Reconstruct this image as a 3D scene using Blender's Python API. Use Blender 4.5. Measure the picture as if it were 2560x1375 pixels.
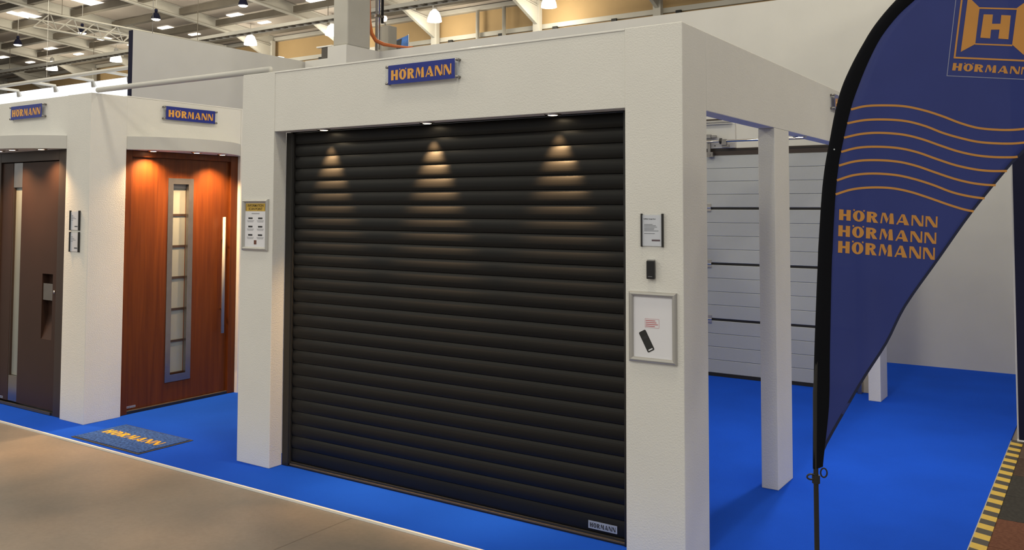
import bpy, math, random
from mathutils import Vector, Matrix
random.seed(7)
for o in list(bpy.data.objects): bpy.data.objects.remove(o, do_unlink=True)
scene = bpy.context.scene
COL = scene.collection

# ------------------------------------------------------------------ camera
cam_d = bpy.data.cameras.new('camera')
cam_d.sensor_fit = 'HORIZONTAL'; cam_d.sensor_width = 36.0
cam_d.lens = 2204.23 / 2560 * 36.0
cam_d.shift_y = -(687.5 - 415.0) / 2560
cam_d.clip_end = 300
cam = bpy.data.objects.new('camera', cam_d); COL.objects.link(cam)
RT = Vector((0.83076841, 0.55661272, 0.00247628))
UP = -Vector((-0.02437294, 0.04082146, -0.99886914))
FW = Vector((-0.55608436, 0.82976858, 0.04747946))
M = Matrix.Identity(4)
for i in range(3):
    M[i][0], M[i][1], M[i][2] = RT[i], UP[i], -FW[i]
M[0][3], M[1][3], M[2][3] = 1.6687, -3.9605, 1.70
cam.matrix_world = M
scene.camera = cam

# ------------------------------------------------------------------ world, exposure
world = bpy.data.worlds.new('hall_ambient'); scene.world = world
world.use_nodes = True
bg = world.node_tree.nodes['Background']
bg.inputs[0].default_value = (0.95, 0.97, 0.95, 1); bg.inputs[1].default_value = 0.48
vs = scene.view_settings
vs.view_transform = 'Standard'; vs.look = 'None'; vs.gamma = 1.0; vs.use_curve_mapping = False
vs.exposure = 0.0
LAMP_W = 305.0
FAR_W = 140.0
LAMP_COL = (1.0, 0.92, 0.71)
SPOT_COL = (1.0, 0.62, 0.29)

# ------------------------------------------------------------------ materials
def mat(name, col, rough=0.6, metal=0.0, var=0.06, vscale=3.0, bump=0.0, bscale=200.0, spec=0.5, emit=None, coords='Object', stretch=None):
    m = bpy.data.materials.new(name); m.use_nodes = True
    nt = m.node_tree; b = nt.nodes['Principled BSDF']
    b.inputs['Roughness'].default_value = rough; b.inputs['Metallic'].default_value = metal
    b.inputs['Specular IOR Level'].default_value = spec
    tc = nt.nodes.new('ShaderNodeTexCoord'); src = tc.outputs[coords]
    if stretch:
        mp = nt.nodes.new('ShaderNodeMapping'); mp.inputs['Scale'].default_value = stretch
        nt.links.new(src, mp.inputs[0]); src = mp.outputs[0]
    n = nt.nodes.new('ShaderNodeTexNoise'); n.inputs['Scale'].default_value = vscale; n.inputs['Detail'].default_value = 5
    nt.links.new(src, n.inputs['Vector'])
    r = nt.nodes.new('ShaderNodeValToRGB')
    lo = [max(0, c * (1 - var)) for c in col]; hi = [min(1, c * (1 + var)) for c in col]
    r.color_ramp.elements[0].color = (*lo, 1); r.color_ramp.elements[1].color = (*hi, 1)
    r.color_ramp.elements[0].position = 0.3; r.color_ramp.elements[1].position = 0.7
    nt.links.new(n.outputs[0], r.inputs[0]); nt.links.new(r.outputs[0], b.inputs['Base Color'])
    if bump:
        n2 = nt.nodes.new('ShaderNodeTexNoise'); n2.inputs['Scale'].default_value = bscale; n2.inputs['Detail'].default_value = 3
        nt.links.new(src, n2.inputs['Vector'])
        bp = nt.nodes.new('ShaderNodeBump'); bp.inputs['Strength'].default_value = bump; bp.inputs['Distance'].default_value = 0.004
        nt.links.new(n2.outputs[0], bp.inputs['Height']); nt.links.new(bp.outputs[0], b.inputs['Normal'])
    if emit:
        b.inputs['Emission Color'].default_value = (*emit[0], 1); b.inputs['Emission Strength'].default_value = emit[1]
    return m

WHITE = mat('textured_white_paint', (0.76, 0.75, 0.72), 0.75, var=0.02, bump=0.45, bscale=130)
SMOOTH_WHITE = mat('smooth_white_paint', (0.60, 0.595, 0.575), 0.7, var=0.02)
GLOSS_WHITE = mat('white_gloss', (0.82, 0.81, 0.78), 0.25, var=0.01)
NAVY = mat('navy_panel', (0.008, 0.009, 0.030), 0.7, spec=0.2)
CARPET = mat('blue_carpet', (0.007, 0.076, 0.60), 0.95, var=0.10, vscale=1.2, bump=0.8, bscale=400, spec=0.1)
ANTHRA = mat('anthracite_coating', (0.007, 0.0066, 0.0063), 0.48, var=0.06, vscale=8, bump=0.05, bscale=500, spec=0.26)
BLACKM = mat('black_metal', (0.014, 0.013, 0.012), 0.4)
RUBBER = mat('black_rubber', (0.012, 0.011, 0.010), 0.7)
BRASSY = mat('seal_strip', (0.10, 0.075, 0.05), 0.5)
STEEL = mat('brushed_steel', (0.30, 0.285, 0.275), 0.25, metal=0.9, vscale=20)
CHROME = mat('chrome', (0.70, 0.68, 0.65), 0.15, metal=1.0)
ALU = mat('silver_frame', (0.50, 0.49, 0.47), 0.38, metal=0.55)
PAPER = mat('paper', (0.80, 0.80, 0.86), 0.5, var=0.02)
INK = mat('dark_print', (0.03, 0.03, 0.035), 0.6)
GREYINK = mat('grey_print', (0.22, 0.22, 0.24), 0.6)
REDINK = mat('red_print', (0.55, 0.14, 0.16), 0.6)
YELLOWP = mat('yellow_print', (0.62, 0.40, 0.06), 0.5)
DARKYEL = mat('brown_print', (0.09, 0.055, 0.012), 0.5)
BLUEP = mat('sign_blue', (0.012, 0.026, 0.26), 0.25, var=0.03)
ORANGE = mat('sign_orange', (0.80, 0.38, 0.06), 0.4, var=0.03)
SILVERP = mat('silver_plate', (0.42, 0.46, 0.52), 0.35, metal=0.3)
CONCRETE_COL = mat('concrete_column', (0.40, 0.39, 0.36), 0.85, var=0.06, vscale=2, bump=0.2)
TANWALL = mat('tan_cladding', (0.40, 0.27, 0.13), 0.8, var=0.08, vscale=0.6)
GREYMETAL = mat('grey_steelwork', (0.42, 0.40, 0.36), 0.6, var=0.06, vscale=1.0)
PURLIN = mat('dark_purlin', (0.13, 0.11, 0.085), 0.7, var=0.15, vscale=1.0)  # shade on purlin sides and undersides is put into this dark tone
ROOF = mat('roof_deck', (0.48, 0.42, 0.37), 0.8, var=0.10, vscale=0.35)
ORANGEC = mat('orange_cable', (0.50, 0.13, 0.03), 0.5)
GREYBOX = mat('grey_box', (0.32, 0.31, 0.29), 0.5)
DARKBROWN = mat('dark_brown_door', (0.040, 0.019, 0.013), 0.5, spec=.3, var=0.05, vscale=6, bump=0.1, bscale=600)
DARKFRAME = mat('dark_brown_frame', (0.036, 0.022, 0.017), 0.45, var=0.05)
FROST = mat('frosted_glass', (0.25, 0.27, 0.26), 0.22, var=0.06, vscale=2)
WHITESTEEL = mat('white_door_section', (0.44, 0.46, 0.47), 0.45, var=0.02, bump=0.25, bscale=300)
FLAGBLK = mat('flag_sleeve', (0.005, 0.0055, 0.008), 0.85, var=0.1, bump=0.1, spec=0.1)
CREAM = mat('cream_jamb', (0.66, 0.60, 0.46), 0.6)
MATBLUE = mat('mat_pile', (0.045, 0.11, 0.36), 0.95, var=0.55, vscale=60, bump=0.9, bscale=500, spec=0.1)
MATBORD = mat('mat_border', (0.030, 0.030, 0.035), 0.8)
MATYEL = mat('mat_yellow', (0.75, 0.42, 0.05), 0.95, var=0.15, vscale=80, bump=0.6, bscale=500, spec=0.1)
REMOTE = mat('remote_plastic', (0.012, 0.012, 0.013), 0.35)
BLUEPOSTER = mat('blue_banner_print', (0.05, 0.16, 0.50), 0.6, var=0.7, vscale=4)

def emissive(name, col, strength):
    m = bpy.data.materials.new(name); m.use_nodes = True
    nt = m.node_tree; nt.nodes.clear()
    o = nt.nodes.new('ShaderNodeOutputMaterial'); e = nt.nodes.new('ShaderNodeEmission')
    e.inputs[0].default_value = (*col, 1); e.inputs[1].default_value = strength
    nt.links.new(e.outputs[0], o.inputs[0]); return m
LENS = emissive('lamp_lens', (1.0, 0.80, 0.52), 14.0)
HIGHBAY = emissive('high_bay_glow', (1.0, 0.92, 0.80), 6.0)
SKYL = emissive('skylight_daylight', (1.0, 0.95, 0.82), 2.2)
LITWALL = emissive('lit_wall', (0.95, 0.98, 1.0), 1.6)  # brightness of the spotlit stand wall put in as emission

def wood_mat():
    m = bpy.data.materials.new('golden_oak_veneer'); m.use_nodes = True
    nt = m.node_tree; b = nt.nodes['Principled BSDF']
    tc = nt.nodes.new('ShaderNodeTexCoord'); mp = nt.nodes.new('ShaderNodeMapping')
    mp.inputs['Scale'].default_value = (14, 14, 0.7)
    nt.links.new(tc.outputs['Object'], mp.inputs[0])
    n = nt.nodes.new('ShaderNodeTexNoise'); n.inputs['Scale'].default_value = 2.2; n.inputs['Detail'].default_value = 9; n.inputs['Distortion'].default_value = 0.6
    nt.links.new(mp.outputs[0], n.inputs['Vector'])
    r = nt.nodes.new('ShaderNodeValToRGB')
    r.color_ramp.elements[0].position = 0.30; r.color_ramp.elements[0].color = (0.082, 0.019, 0.0045, 1)
    r.color_ramp.elements[1].position = 0.72; r.color_ramp.elements[1].color = (0.138, 0.035, 0.006, 1)
    nt.links.new(n.outputs[0], r.inputs[0]); nt.links.new(r.outputs[0], b.inputs['Base Color'])
    b.inputs['Roughness'].default_value = 0.42; b.inputs['Specular IOR Level'].default_value = 0.25
    return m
WOOD = wood_mat()

def flag_mat(name, col, clear=0.16):
    m = bpy.data.materials.new(name); m.use_nodes = True
    nt = m.node_tree; nt.nodes.clear()
    o = nt.nodes.new('ShaderNodeOutputMaterial')
    d = nt.nodes.new('ShaderNodeBsdfDiffuse'); t = nt.nodes.new('ShaderNodeBsdfTranslucent'); tr = nt.nodes.new('ShaderNodeBsdfTransparent')
    g = nt.nodes.new('ShaderNodeBsdfGlossy'); g.inputs['Roughness'].default_value = 0.45; g.inputs['Color'].default_value = (0.5, 0.5, 0.55, 1)
    tc = nt.nodes.new('ShaderNodeTexCoord'); n = nt.nodes.new('ShaderNodeTexNoise'); n.inputs['Scale'].default_value = 5
    nt.links.new(tc.outputs['Object'], n.inputs['Vector'])
    r = nt.nodes.new('ShaderNodeValToRGB')
    r.color_ramp.elements[0].color = (*[c * 0.9 for c in col], 1); r.color_ramp.elements[1].color = (*[min(1, c * 1.1) for c in col], 1)
    nt.links.new(n.outputs[0], r.inputs[0])
    for s in (d, t): nt.links.new(r.outputs[0], s.inputs['Color'])
    tr.inputs['Color'].default_value = (0.95, 0.95, 1.0, 1)
    m1 = nt.nodes.new('ShaderNodeMixShader'); m1.inputs[0].default_value = 0.35
    m2 = nt.nodes.new('ShaderNodeMixShader'); m2.inputs[0].default_value = clear
    m3 = nt.nodes.new('ShaderNodeMixShader'); m3.inputs[0].default_value = 0.025
    nt.links.new(d.outputs[0], m1.inputs[1]); nt.links.new(t.outputs[0], m1.inputs[2])
    nt.links.new(m1.outputs[0], m2.inputs[1]); nt.links.new(tr.outputs[0], m2.inputs[2])
    nt.links.new(m2.outputs[0], m3.inputs[1]); nt.links.new(g.outputs[0], m3.inputs[2])
    nt.links.new(m3.outputs[0], o.inputs[0]); return m
FLAGBLUE = flag_mat('flag_blue_mesh', (0.050, 0.072, 0.30), 0.10)
FLAGORANGE = flag_mat('flag_orange_print', (0.80, 0.41, 0.11), 0.05)
FLAGWHITE = flag_mat('flag_white_print', (0.45, 0.47, 0.62), 0.05)

def clear_mat():
    m = bpy.data.materials.new('clear_acrylic'); m.use_nodes = True
    nt = m.node_tree; nt.nodes.clear()
    o = nt.nodes.new('ShaderNodeOutputMaterial'); t = nt.nodes.new('ShaderNodeBsdfTransparent'); g = nt.nodes.new('ShaderNodeBsdfGlossy')
    g.inputs['Roughness'].default_value = 0.08; t.inputs['Color'].default_value = (0.96, 0.97, 0.98, 1)
    mx = nt.nodes.new('ShaderNodeMixShader'); mx.inputs[0].default_value = 0.05
    nt.links.new(t.outputs[0], mx.inputs[1]); nt.links.new(g.outputs[0], mx.inputs[2]); nt.links.new(mx.outputs[0], o.inputs[0])
    return m
ACRYLIC = clear_mat()

def floor_mat():
    m = bpy.data.materials.new('sealed_concrete'); m.use_nodes = True
    nt = m.node_tree; b = nt.nodes['Principled BSDF']
    tc = nt.nodes.new('ShaderNodeTexCoord')
    n = nt.nodes.new('ShaderNodeTexNoise'); n.inputs['Scale'].default_value = 0.8; n.inputs['Detail'].default_value = 6
    n2 = nt.nodes.new('ShaderNodeTexNoise'); n2.inputs['Scale'].default_value = 45; n2.inputs['Detail'].default_value = 4
    for k in (n, n2): nt.links.new(tc.outputs['Object'], k.inputs['Vector'])
    r = nt.nodes.new('ShaderNodeValToRGB')
    r.color_ramp.elements[0].position = 0.35; r.color_ramp.elements[0].color = (0.150, 0.148, 0.146, 1)
    r.color_ramp.elements[1].position = 0.68; r.color_ramp.elements[1].color = (0.36, 0.28, 0.225, 1)
    mx = nt.nodes.new('ShaderNodeMix'); mx.data_type = 'RGBA'; mx.blend_type = 'MULTIPLY'; mx.inputs[0].default_value = 0.25
    nt.links.new(n.outputs[0], r.inputs[0]); nt.links.new(r.outputs[0], mx.inputs[6]); nt.links.new(n2.outputs[0], mx.inputs[7])
    nt.links.new(mx.outputs[2], b.inputs['Base Color'])
    b.inputs['Roughness'].default_value = 0.5
    return m
FLOOR = floor_mat()

def tape_mat():
    m = bpy.data.materials.new('hazard_tape'); m.use_nodes = True
    nt = m.node_tree; b = nt.nodes['Principled BSDF']
    tc = nt.nodes.new('ShaderNodeTexCoord'); sp = nt.nodes.new('ShaderNodeSeparateXYZ')
    nt.links.new(tc.outputs['Object'], sp.inputs[0])
    def mth(op, a, bb):
        q = nt.nodes.new('ShaderNodeMath'); q.operation = op
        for i, v in enumerate((a, bb)):
            if v is None: continue
            if hasattr(v, 'links'): nt.links.new(v, q.inputs[i])
            else: q.inputs[i].default_value = v
        return q.outputs[0]
    s = mth('MULTIPLY', sp.outputs['X'], 0.35); s = mth('ADD', sp.outputs['Y'], s)
    f = mth('FRACT', mth('MULTIPLY', s, 6.0), None); k = mth('GREATER_THAN', f, 0.5)
    n = nt.nodes.new('ShaderNodeTexNoise'); n.inputs['Scale'].default_value = 26; nt.links.new(tc.outputs['Object'], n.inputs['Vector'])
    r = nt.nodes.new('ShaderNodeValToRGB'); r.color_ramp.elements[0].color = (0.46, 0.30, 0.03, 1); r.color_ramp.elements[1].color = (0.62, 0.42, 0.05, 1)
    nt.links.new(n.outputs[0], r.inputs[0])
    mx = nt.nodes.new('ShaderNodeMix'); mx.data_type = 'RGBA'
    nt.links.new(k, mx.inputs[0]); nt.links.new(r.outputs[0], mx.inputs[7]); mx.inputs[6].default_value = (0.030, 0.024, 0.018, 1)
    nt.links.new(mx.outputs[2], b.inputs['Base Color']); b.inputs['Roughness'].default_value = 0.4
    return m
TAPE = tape_mat()

# ------------------------------------------------------------------ mesh helpers
WO = {}
class MB:
    def __init__(s): s.v = []; s.f = []
    def box(s, x0, x1, y0, y1, z0, z1):
        b = len(s.v)
        s.v += [(x0,y0,z0),(x1,y0,z0),(x1,y1,z0),(x0,y1,z0),(x0,y0,z1),(x1,y0,z1),(x1,y1,z1),(x0,y1,z1)]
        s.f += [(b,b+3,b+2,b+1),(b+4,b+5,b+6,b+7),(b,b+1,b+5,b+4),(b+1,b+2,b+6,b+5),(b+2,b+3,b+7,b+6),(b+3,b,b+4,b+7)]
        return s
    def tube(s, pts, r, n=12, cap=True):
        pts = [Vector(p) for p in pts]; rs = r if isinstance(r, (list, tuple)) else [r] * len(pts)
        b = len(s.v); ref = None
        for i, p in enumerate(pts):
            t = (pts[min(i+1, len(pts)-1)] - pts[max(i-1, 0)]).normalized()
            if ref is None: ref = Vector((0,0,1)) if abs(t.z) < 0.9 else Vector((1,0,0))
            a = t.cross(ref).normalized(); c = a.cross(t).normalized(); ref = c
            for k in range(n):
                w = 2 * math.pi * k / n; s.v.append(tuple(p + rs[i] * (math.cos(w) * a + math.sin(w) * c)))
        for i in range(len(pts) - 1):
            for k in range(n):
                k2 = (k + 1) % n; s.f.append((b+i*n+k, b+i*n+k2, b+(i+1)*n+k2, b+(i+1)*n+k))
        if cap:
            s.f.append(tuple(b + k for k in range(n))[::-1]); e = b + (len(pts)-1) * n; s.f.append(tuple(e + k for k in range(n)))
        return s
    def lathe(s, c, prof, n=20):           # prof: (radius, dz) list around a vertical axis at c
        b = len(s.v)
        for r, dz in prof:
            for k in range(n):
                w = 2 * math.pi * k / n; s.v.append((c[0] + r * math.cos(w), c[1] + r * math.sin(w), c[2] + dz))
        for i in range(len(prof) - 1):
            for k in range(n):
                k2 = (k + 1) % n; s.f.append((b+i*n+k, b+i*n+k2, b+(i+1)*n+k2, b+(i+1)*n+k))
        return s
    def prism(s, poly, fn, t0, t1):        # poly in 2D; fn(u, v, w) -> 3D; extruded from w=t0 to w=t1
        b = len(s.v); n = len(poly)
        for t in (t0, t1):
            for u, v in poly: s.v.append(tuple(fn(u, v, t)))
        s.f.append(tuple(b + i for i in range(n))); s.f.append(tuple(b + n + i for i in range(n))[::-1])
        for i in range(n):
            j = (i + 1) % n; s.f.append((b+j, b+i, b+n+i, b+n+j))
        return s
    def build(s, name, material, parent=None, bevel=0.0, smooth=False):
        xs, ys, zs = zip(*s.v)
        c = Vector(((min(xs)+max(xs))/2, (min(ys)+max(ys))/2, (min(zs)+max(zs))/2))
        me = bpy.data.meshes.new(name)
        me.from_pydata([tuple(Vector(v) - c) for v in s.v], [], s.f); me.update()
        import bmesh
        bm = bmesh.new(); bm.from_mesh(me); bmesh.ops.recalc_face_normals(bm, faces=bm.faces); bm.to_mesh(me); bm.free()
        me.materials.append(material)
        if smooth:
            for p in me.polygons: p.use_smooth = True
        o = bpy.data.objects.new(name, me); COL.objects.link(o)
        WO[o] = c
        if parent is not None: o.parent = parent; o.location = c - WO[parent]
        else: o.location = c
        if bevel:
            bv = o.modifiers.new('edge', 'BEVEL'); bv.width = bevel; bv.segments = 2; bv.limit_method = 'ANGLE'; bv.angle_limit = math.radians(40)
        return o
def box(name, m, parent, *a, bevel=0.0): return MB().box(*a).build(name, m, parent, bevel)
def tag(o, label=None, cat=None, group=None, kind=None):
    if label: o['label'] = label
    if cat: o['category'] = cat
    if group: o['group'] = group
    if kind: o['kind'] = kind
    return o
def thing(name, label, cat, loc, group=None):
    o = bpy.data.objects.new(name, None); COL.objects.link(o); o.location = loc; o.empty_display_size = 0.1
    WO[o] = Vector(loc); return tag(o, label, cat, group)
def dup(o, world, parent=None):
    c = o.copy(); COL.objects.link(c); WO[c] = Vector(world)
    c.parent = parent; c.location = Vector(world) - (WO[parent] if parent else Vector((0,0,0)))
    return c
def dup_tree(root, world, label, group=None):
    d = Vector(world) - WO[root]
    r = root.copy(); COL.objects.link(r); r.location = world; WO[r] = Vector(world); r['label'] = label
    if group: r['group'] = group
    for ch in list(root.children):
        c = ch.copy(); COL.objects.link(c); c.parent = r; WO[c] = WO.get(ch, Vector((0,0,0))) + d
        for g in list(ch.children):
            e = g.copy(); COL.objects.link(e); e.parent = c; WO[e] = WO.get(g, Vector((0,0,0))) + d
    return r

# ------------------------------------------------------------------ bold lettering
def letter(ch):
    if ch == 'H': return .90, [[(0,0),(.33,0),(.33,1),(0,1)], [(.57,0),(.90,0),(.90,1),(.57,1)], [(.33,.40),(.57,.40),(.57,.60),(.33,.60)]]
    if ch == 'O':
        P = []; N = 28
        for k in range(N):
            a, b = 2*math.pi*k/N, 2*math.pi*(k+1)/N
            P.append([(.46+.46*math.cos(a), .5+.52*math.sin(a)), (.46+.46*math.cos(b), .5+.52*math.sin(b)), (.46+.13*math.cos(b), .5+.36*math.sin(b)), (.46+.13*math.cos(a), .5+.36*math.sin(a))])
        P += [[(.02,.96),(.14,.96),(.14,1.10),(.02,1.10)], [(.80,.96),(.92,.96),(.92,1.10),(.80,1.10)]]
        return .92, P
    if ch == 'R':
        P = [[(0,0),(.33,0),(.33,1),(0,1)], [(.33,.82),(.42,.82),(.42,1),(.33,1)], [(.33,.44),(.42,.44),(.42,.62),(.33,.62)]]
        N = 12
        for k in range(N):
            a, b = -math.pi/2+math.pi*k/N, -math.pi/2+math.pi*(k+1)/N
            P.append([(.42+.38*math.cos(a), .72+.28*math.sin(a)), (.42+.38*math.cos(b), .72+.28*math.sin(b)), (.42+.08*math.cos(b), .72+.10*math.sin(b)), (.42+.08*math.cos(a), .72+.10*math.sin(a))])
        P.append([(.36,.44),(.60,.47),(.90,0),(.54,0)])
        return .88, P
    if ch == 'M': return 1.08, [[(0,0),(.14,0),(.22,.9),(.14,1)], [(.14,1),(.40,1),(.62,.40),(.50,.04)], [(.50,.04),(.62,.40),(.84,1),(.78,1)], [(.70,0),(1.08,0),(1.0,1),(.78,1)]]
    if ch == 'A': return 1.02, [[(0,0),(.14,0),(.48,.86),(.42,1)], [(.42,1),(.64,1),(1.02,0),(.62,0)], [(.18,.20),(.70,.20),(.62,.36),(.24,.36)]]
    if ch == 'N': return .92, [[(0,0),(.13,0),(.13,.9),(0,1)], [(0,1),(.32,1),(.92,0),(.62,0)], [(.79,0),(.92,0),(.92,1.04),(.79,1.04)]]
def word_polys():
    x = 0; out = []
    for ch in 'HORMANN':
        w, P = letter(ch); out += [[(x+a, b) for a, b in p] for p in P]; x += w + .17
    return x - .17, out
WORD_W, WORD = word_polys()
def lettering(parent, m, fn, width, height, t=0.0015, name='lettering'):
    """fn(u, v, w): u in metres along the word, v up, w out of the surface"""
    mb = MB()
    for p in WORD: mb.prism([(a / WORD_W * width, b * height) for a, b in p], fn, 0.0, t)
    return mb.build(name, m, parent)
def font_text(parent, txt, m, size, origin, ux, uy, name='print', align='CENTER'):
    cu = bpy.data.curves.new('t', 'FONT'); cu.body = txt; cu.size = size; cu.align_x = align; cu.extrude = 0.0003; cu.offset = size * .018
    to = bpy.data.objects.new('t', cu); COL.objects.link(to)
    dg = bpy.context.evaluated_depsgraph_get(); me = bpy.data.meshes.new_from_object(to.evaluated_get(dg))
    bpy.data.objects.remove(to)
    ux, uy = Vector(ux), Vector(uy); uz = ux.cross(uy)
    for v in me.vertices: v.co = ux * v.co.x + uy * v.co.y + uz * v.co.z
    me.materials.clear(); me.materials.append(m)
    o = bpy.data.objects.new(name, me); COL.objects.link(o); WO[o] = Vector(origin)
    o.parent = parent; o.location = Vector(origin) - WO[parent]
    return o

# ------------------------------------------------------------------ setting: hall
ZF = -0.012
XJ = -1.82
mb = MB()
prof = [(-62, ZF), (XJ-.005, ZF), (XJ, ZF-.006), (XJ+.005, ZF), (24, ZF)]
for i in range(len(prof)-1):
    b = len(mb.v); (xa, za), (xb, zb) = prof[i], prof[i+1]
    mb.v += [(xa,-24,za),(xb,-24,zb),(xb,22,zb),(xa,22,za)]; mb.f.append((b,b+1,b+2,b+3))
b = len(mb.v); mb.v += [(-62,-24,ZF-.2),(24,-24,ZF-.2),(24,22,ZF-.2),(-62,22,ZF-.2)]; mb.f.append((b+3,b+2,b+1,b))
floor = tag(mb.build('floor', FLOOR), kind='structure')

TP = math.tan(math.radians(5)); YB = 21.75
def zr(y): return 9.0 + (YB - y) * TP
mb = MB()
mb.prism([(-5, zr(-5)), (YB+.3, zr(YB+.3)), (YB+.3, zr(YB+.3)+.12), (-5, zr(-5)+.12)], lambda u, v, w: (w, u, v), -62, 24)
ceiling = tag(mb.build('ceiling', ROOF), kind='structure')
FRX = [-9.83 - 4.48 * k for k in range(-3, 10)]
def ibeam(x, y0, y1, off, dep):
    m = MB()
    for (w, a, c) in ((.09, off, off-.03), (.012, off-.03, off-dep+.03), (.09, off-dep+.03, off-dep)):
        m.prism([(y0, zr(y0)+a), (y1, zr(y1)+a), (y1, zr(y1)+c), (y0, zr(y0)+c)], lambda u, v, q: (x+q, u, v), -w, w)
    return m
raf = None
for x in FRX:
    if raf is None: raf = ibeam(x, -4.8, YB-.25, -.01, .42).build('rafter', GREYMETAL, ceiling); x0 = x
    else: dup(raf, WO[raf] + Vector((x-x0, 0, 0)), ceiling)
PY = [20.3, 18.58, 16.9, 15.15, 13.45, 11.7, 10.0]
pur = None
for y in PY:
    for k in range(len(FRX)-1):
        xa, xb = FRX[k+1]+.1, FRX[k]-.1
        if pur is None:
            pur = MB().box(xa, xb, y-.11, y+.11, zr(y)-.34, zr(y)-.10).build('purlin', PURLIN, ceiling); base = WO[pur].copy(); py0, px0 = y, xa
        else: dup(pur, base + Vector((xa-px0, y-py0, zr(y)-zr(py0))), ceiling)
for k in range(len(FRX)-1):
    xm = (FRX[k]+FRX[k+1])/2 - .75
    for (y, l, w, dx) in ((18.55, .34, .36, -.28), (19.02, .34, .36, .25), (19.75, .2, .30, 0), (14.75, 1.1, .20, .0), (14.95, 1.0, .16, .42), (10.6, 1.0, .2, 0)):
        MB().prism([(y-l/2, zr(y-l/2)-.015), (y+l/2, zr(y+l/2)-.015), (y+l/2, zr(y+l/2)-.045), (y-l/2, zr(y-l/2)-.045)], lambda u, v, q: (xm+dx+q, u, v), -w, w).build('skylight_panel', SKYL, ceiling)

wall_back = tag(box('wall_back', TANWALL, None, -62, 24, YB, YB+.2, ZF, 9.2), kind='structure')
box('cladding_rail', GREYMETAL, wall_back, -62, 24, YB-.12, YB, 7.86, 8.02)
box('eaves_beam', GREYMETAL, wall_back, -62, 24, YB-.22, YB, 8.82, 8.98)
box('lower_wall_panel', GREYMETAL, wall_back, -62, 24, YB-.06, YB, ZF, 7.80)
hc = None
for x in FRX:
    if hc is None: hc = box('column', GREYMETAL, wall_back, x-.13, x+.13, YB-.42, YB-.23, ZF, 8.8); x0 = x
    else: dup(hc, WO[hc] + Vector((x-x0, 0, 0)), wall_back)
hh = None
for x in FRX:
    if hh is None:
        hh = MB().prism([(YB-.23, 8.56), (YB-.42, 7.98), (YB-2.3, zr(YB-2.3)-.43), (YB-.23, zr(YB)-.43)], lambda u, v, q: (x+q, u, v), -.06, .06).build('haunch', GREYMETAL, wall_back); x0 = x
    else: dup(hh, WO[hh] + Vector((x-x0, 0, 0)), wall_back)
for x in (-16.9, -15.75):
    MB().tube([(x, YB-.25, 0), (x, YB-.25, 8.8)], .07, 10).build('downpipe', GREYMETAL, wall_back, smooth=True)
for k in range(9):
    x = -27.2 + 2.25 * k
    box('rail_cleat', RUBBER, wall_back, x-.09, x+.09, YB-.2, YB-.12, 7.72, 7.88)

wall_rear = tag(box('wall_rear', SMOOTH_WHITE, None, -9.66, 1.10, 6.554, 6.654, 0.0, 4.21), kind='structure')

# ------------------------------------------------------------------ carpet, trims, tiles, tape
carpet = tag(box('carpet', CARPET, None, -9.6, 1.06, -0.322, 6.554, ZF+.0005, 0.0), 'bright blue carpet covering the whole stand floor', 'carpet')
tag(box('trim_1', GLOSS_WHITE, None, -9.6, 1.06, -0.336, -0.322, ZF+.0005, 0.0015), kind='structure')
tag(box('trim_2', ALU, None, 1.06, 1.068, -0.336, 3.55, ZF+.0005, -0.001), kind='structure')
tiles = thing('carpet_tile_floor', 'brown and grey carpet tiles beyond the striped tape', 'carpet tiles', (1.14, 0.0, ZF))
TC = [mat('tile_taupe', (0.085, 0.062, 0.050), .95, var=.2, vscale=60, bump=.6, bscale=300, spec=.1), mat('tile_umber', (0.062, 0.042, 0.034), .95, var=.2, vscale=60, bump=.6, bscale=300, spec=.1),
      mat('tile_slate', (0.042, 0.040, 0.038), .95, var=.2, vscale=60, bump=.6, bscale=300, spec=.1), mat('tile_rust', (0.125, 0.055, 0.036), .95, var=.2, vscale=60, bump=.6, bscale=300, spec=.1)]
rowm = [0, 1, 2, 2, 3, 3, 1, 2]
for r in range(8):
    y1 = 3.55 - .478 * r
    for c in range(3):
        MB().box(1.14+.478*c, 1.14+.478*c+.474, y1-.474, y1, ZF+.0005, ZF+.0085).build('tile', TC[rowm[(r + 3*c) % 8] if c else rowm[r]], tiles)
tape = tag(MB().box(1.066, 1.142, -0.27, 3.575, -0.0032, 0.0008).build('hazard_tape', TAPE), 'yellow and black striped hazard tape along the carpet edge', 'tape')

# ------------------------------------------------------------------ garage portal
H, H1 = 2.6025, 2.2014
portal = thing('display_portal', 'white textured portal framing the dark roller garage door', 'display stand', (-1.6, 2.3, 0))
box('pillar', WHITE, portal, -.3074, 0, 0, .3095, 0, H, bevel=.004)
box('pillar', WHITE, portal, -3.2046, -2.8845, 0, .107, 0, H, bevel=.004)
box('pillar', WHITE, portal, -.1033, 0, 1.427, 1.725, 0, 2.1964, bevel=.004)
box('pillar', WHITE, portal, -.1033, 0, 4.3746, 4.6625, 0, 2.1964, bevel=.004)
box('front_header', WHITE, portal, -2.8845, -.3074, .004, .107, H1, H-.012, bevel=.003)
box('header_capping', GLOSS_WHITE, portal, -2.8845, -.3074, .000, .107, H-.012, H-.001, bevel=.003)
box('side_header', WHITE, portal, -.1033, 0, .3095, 4.6625, 2.1964, H, bevel=.004)
box('side_panel', WHITE, portal, -3.2046, -3.10, .107, 4.6625, 0, H)

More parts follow.
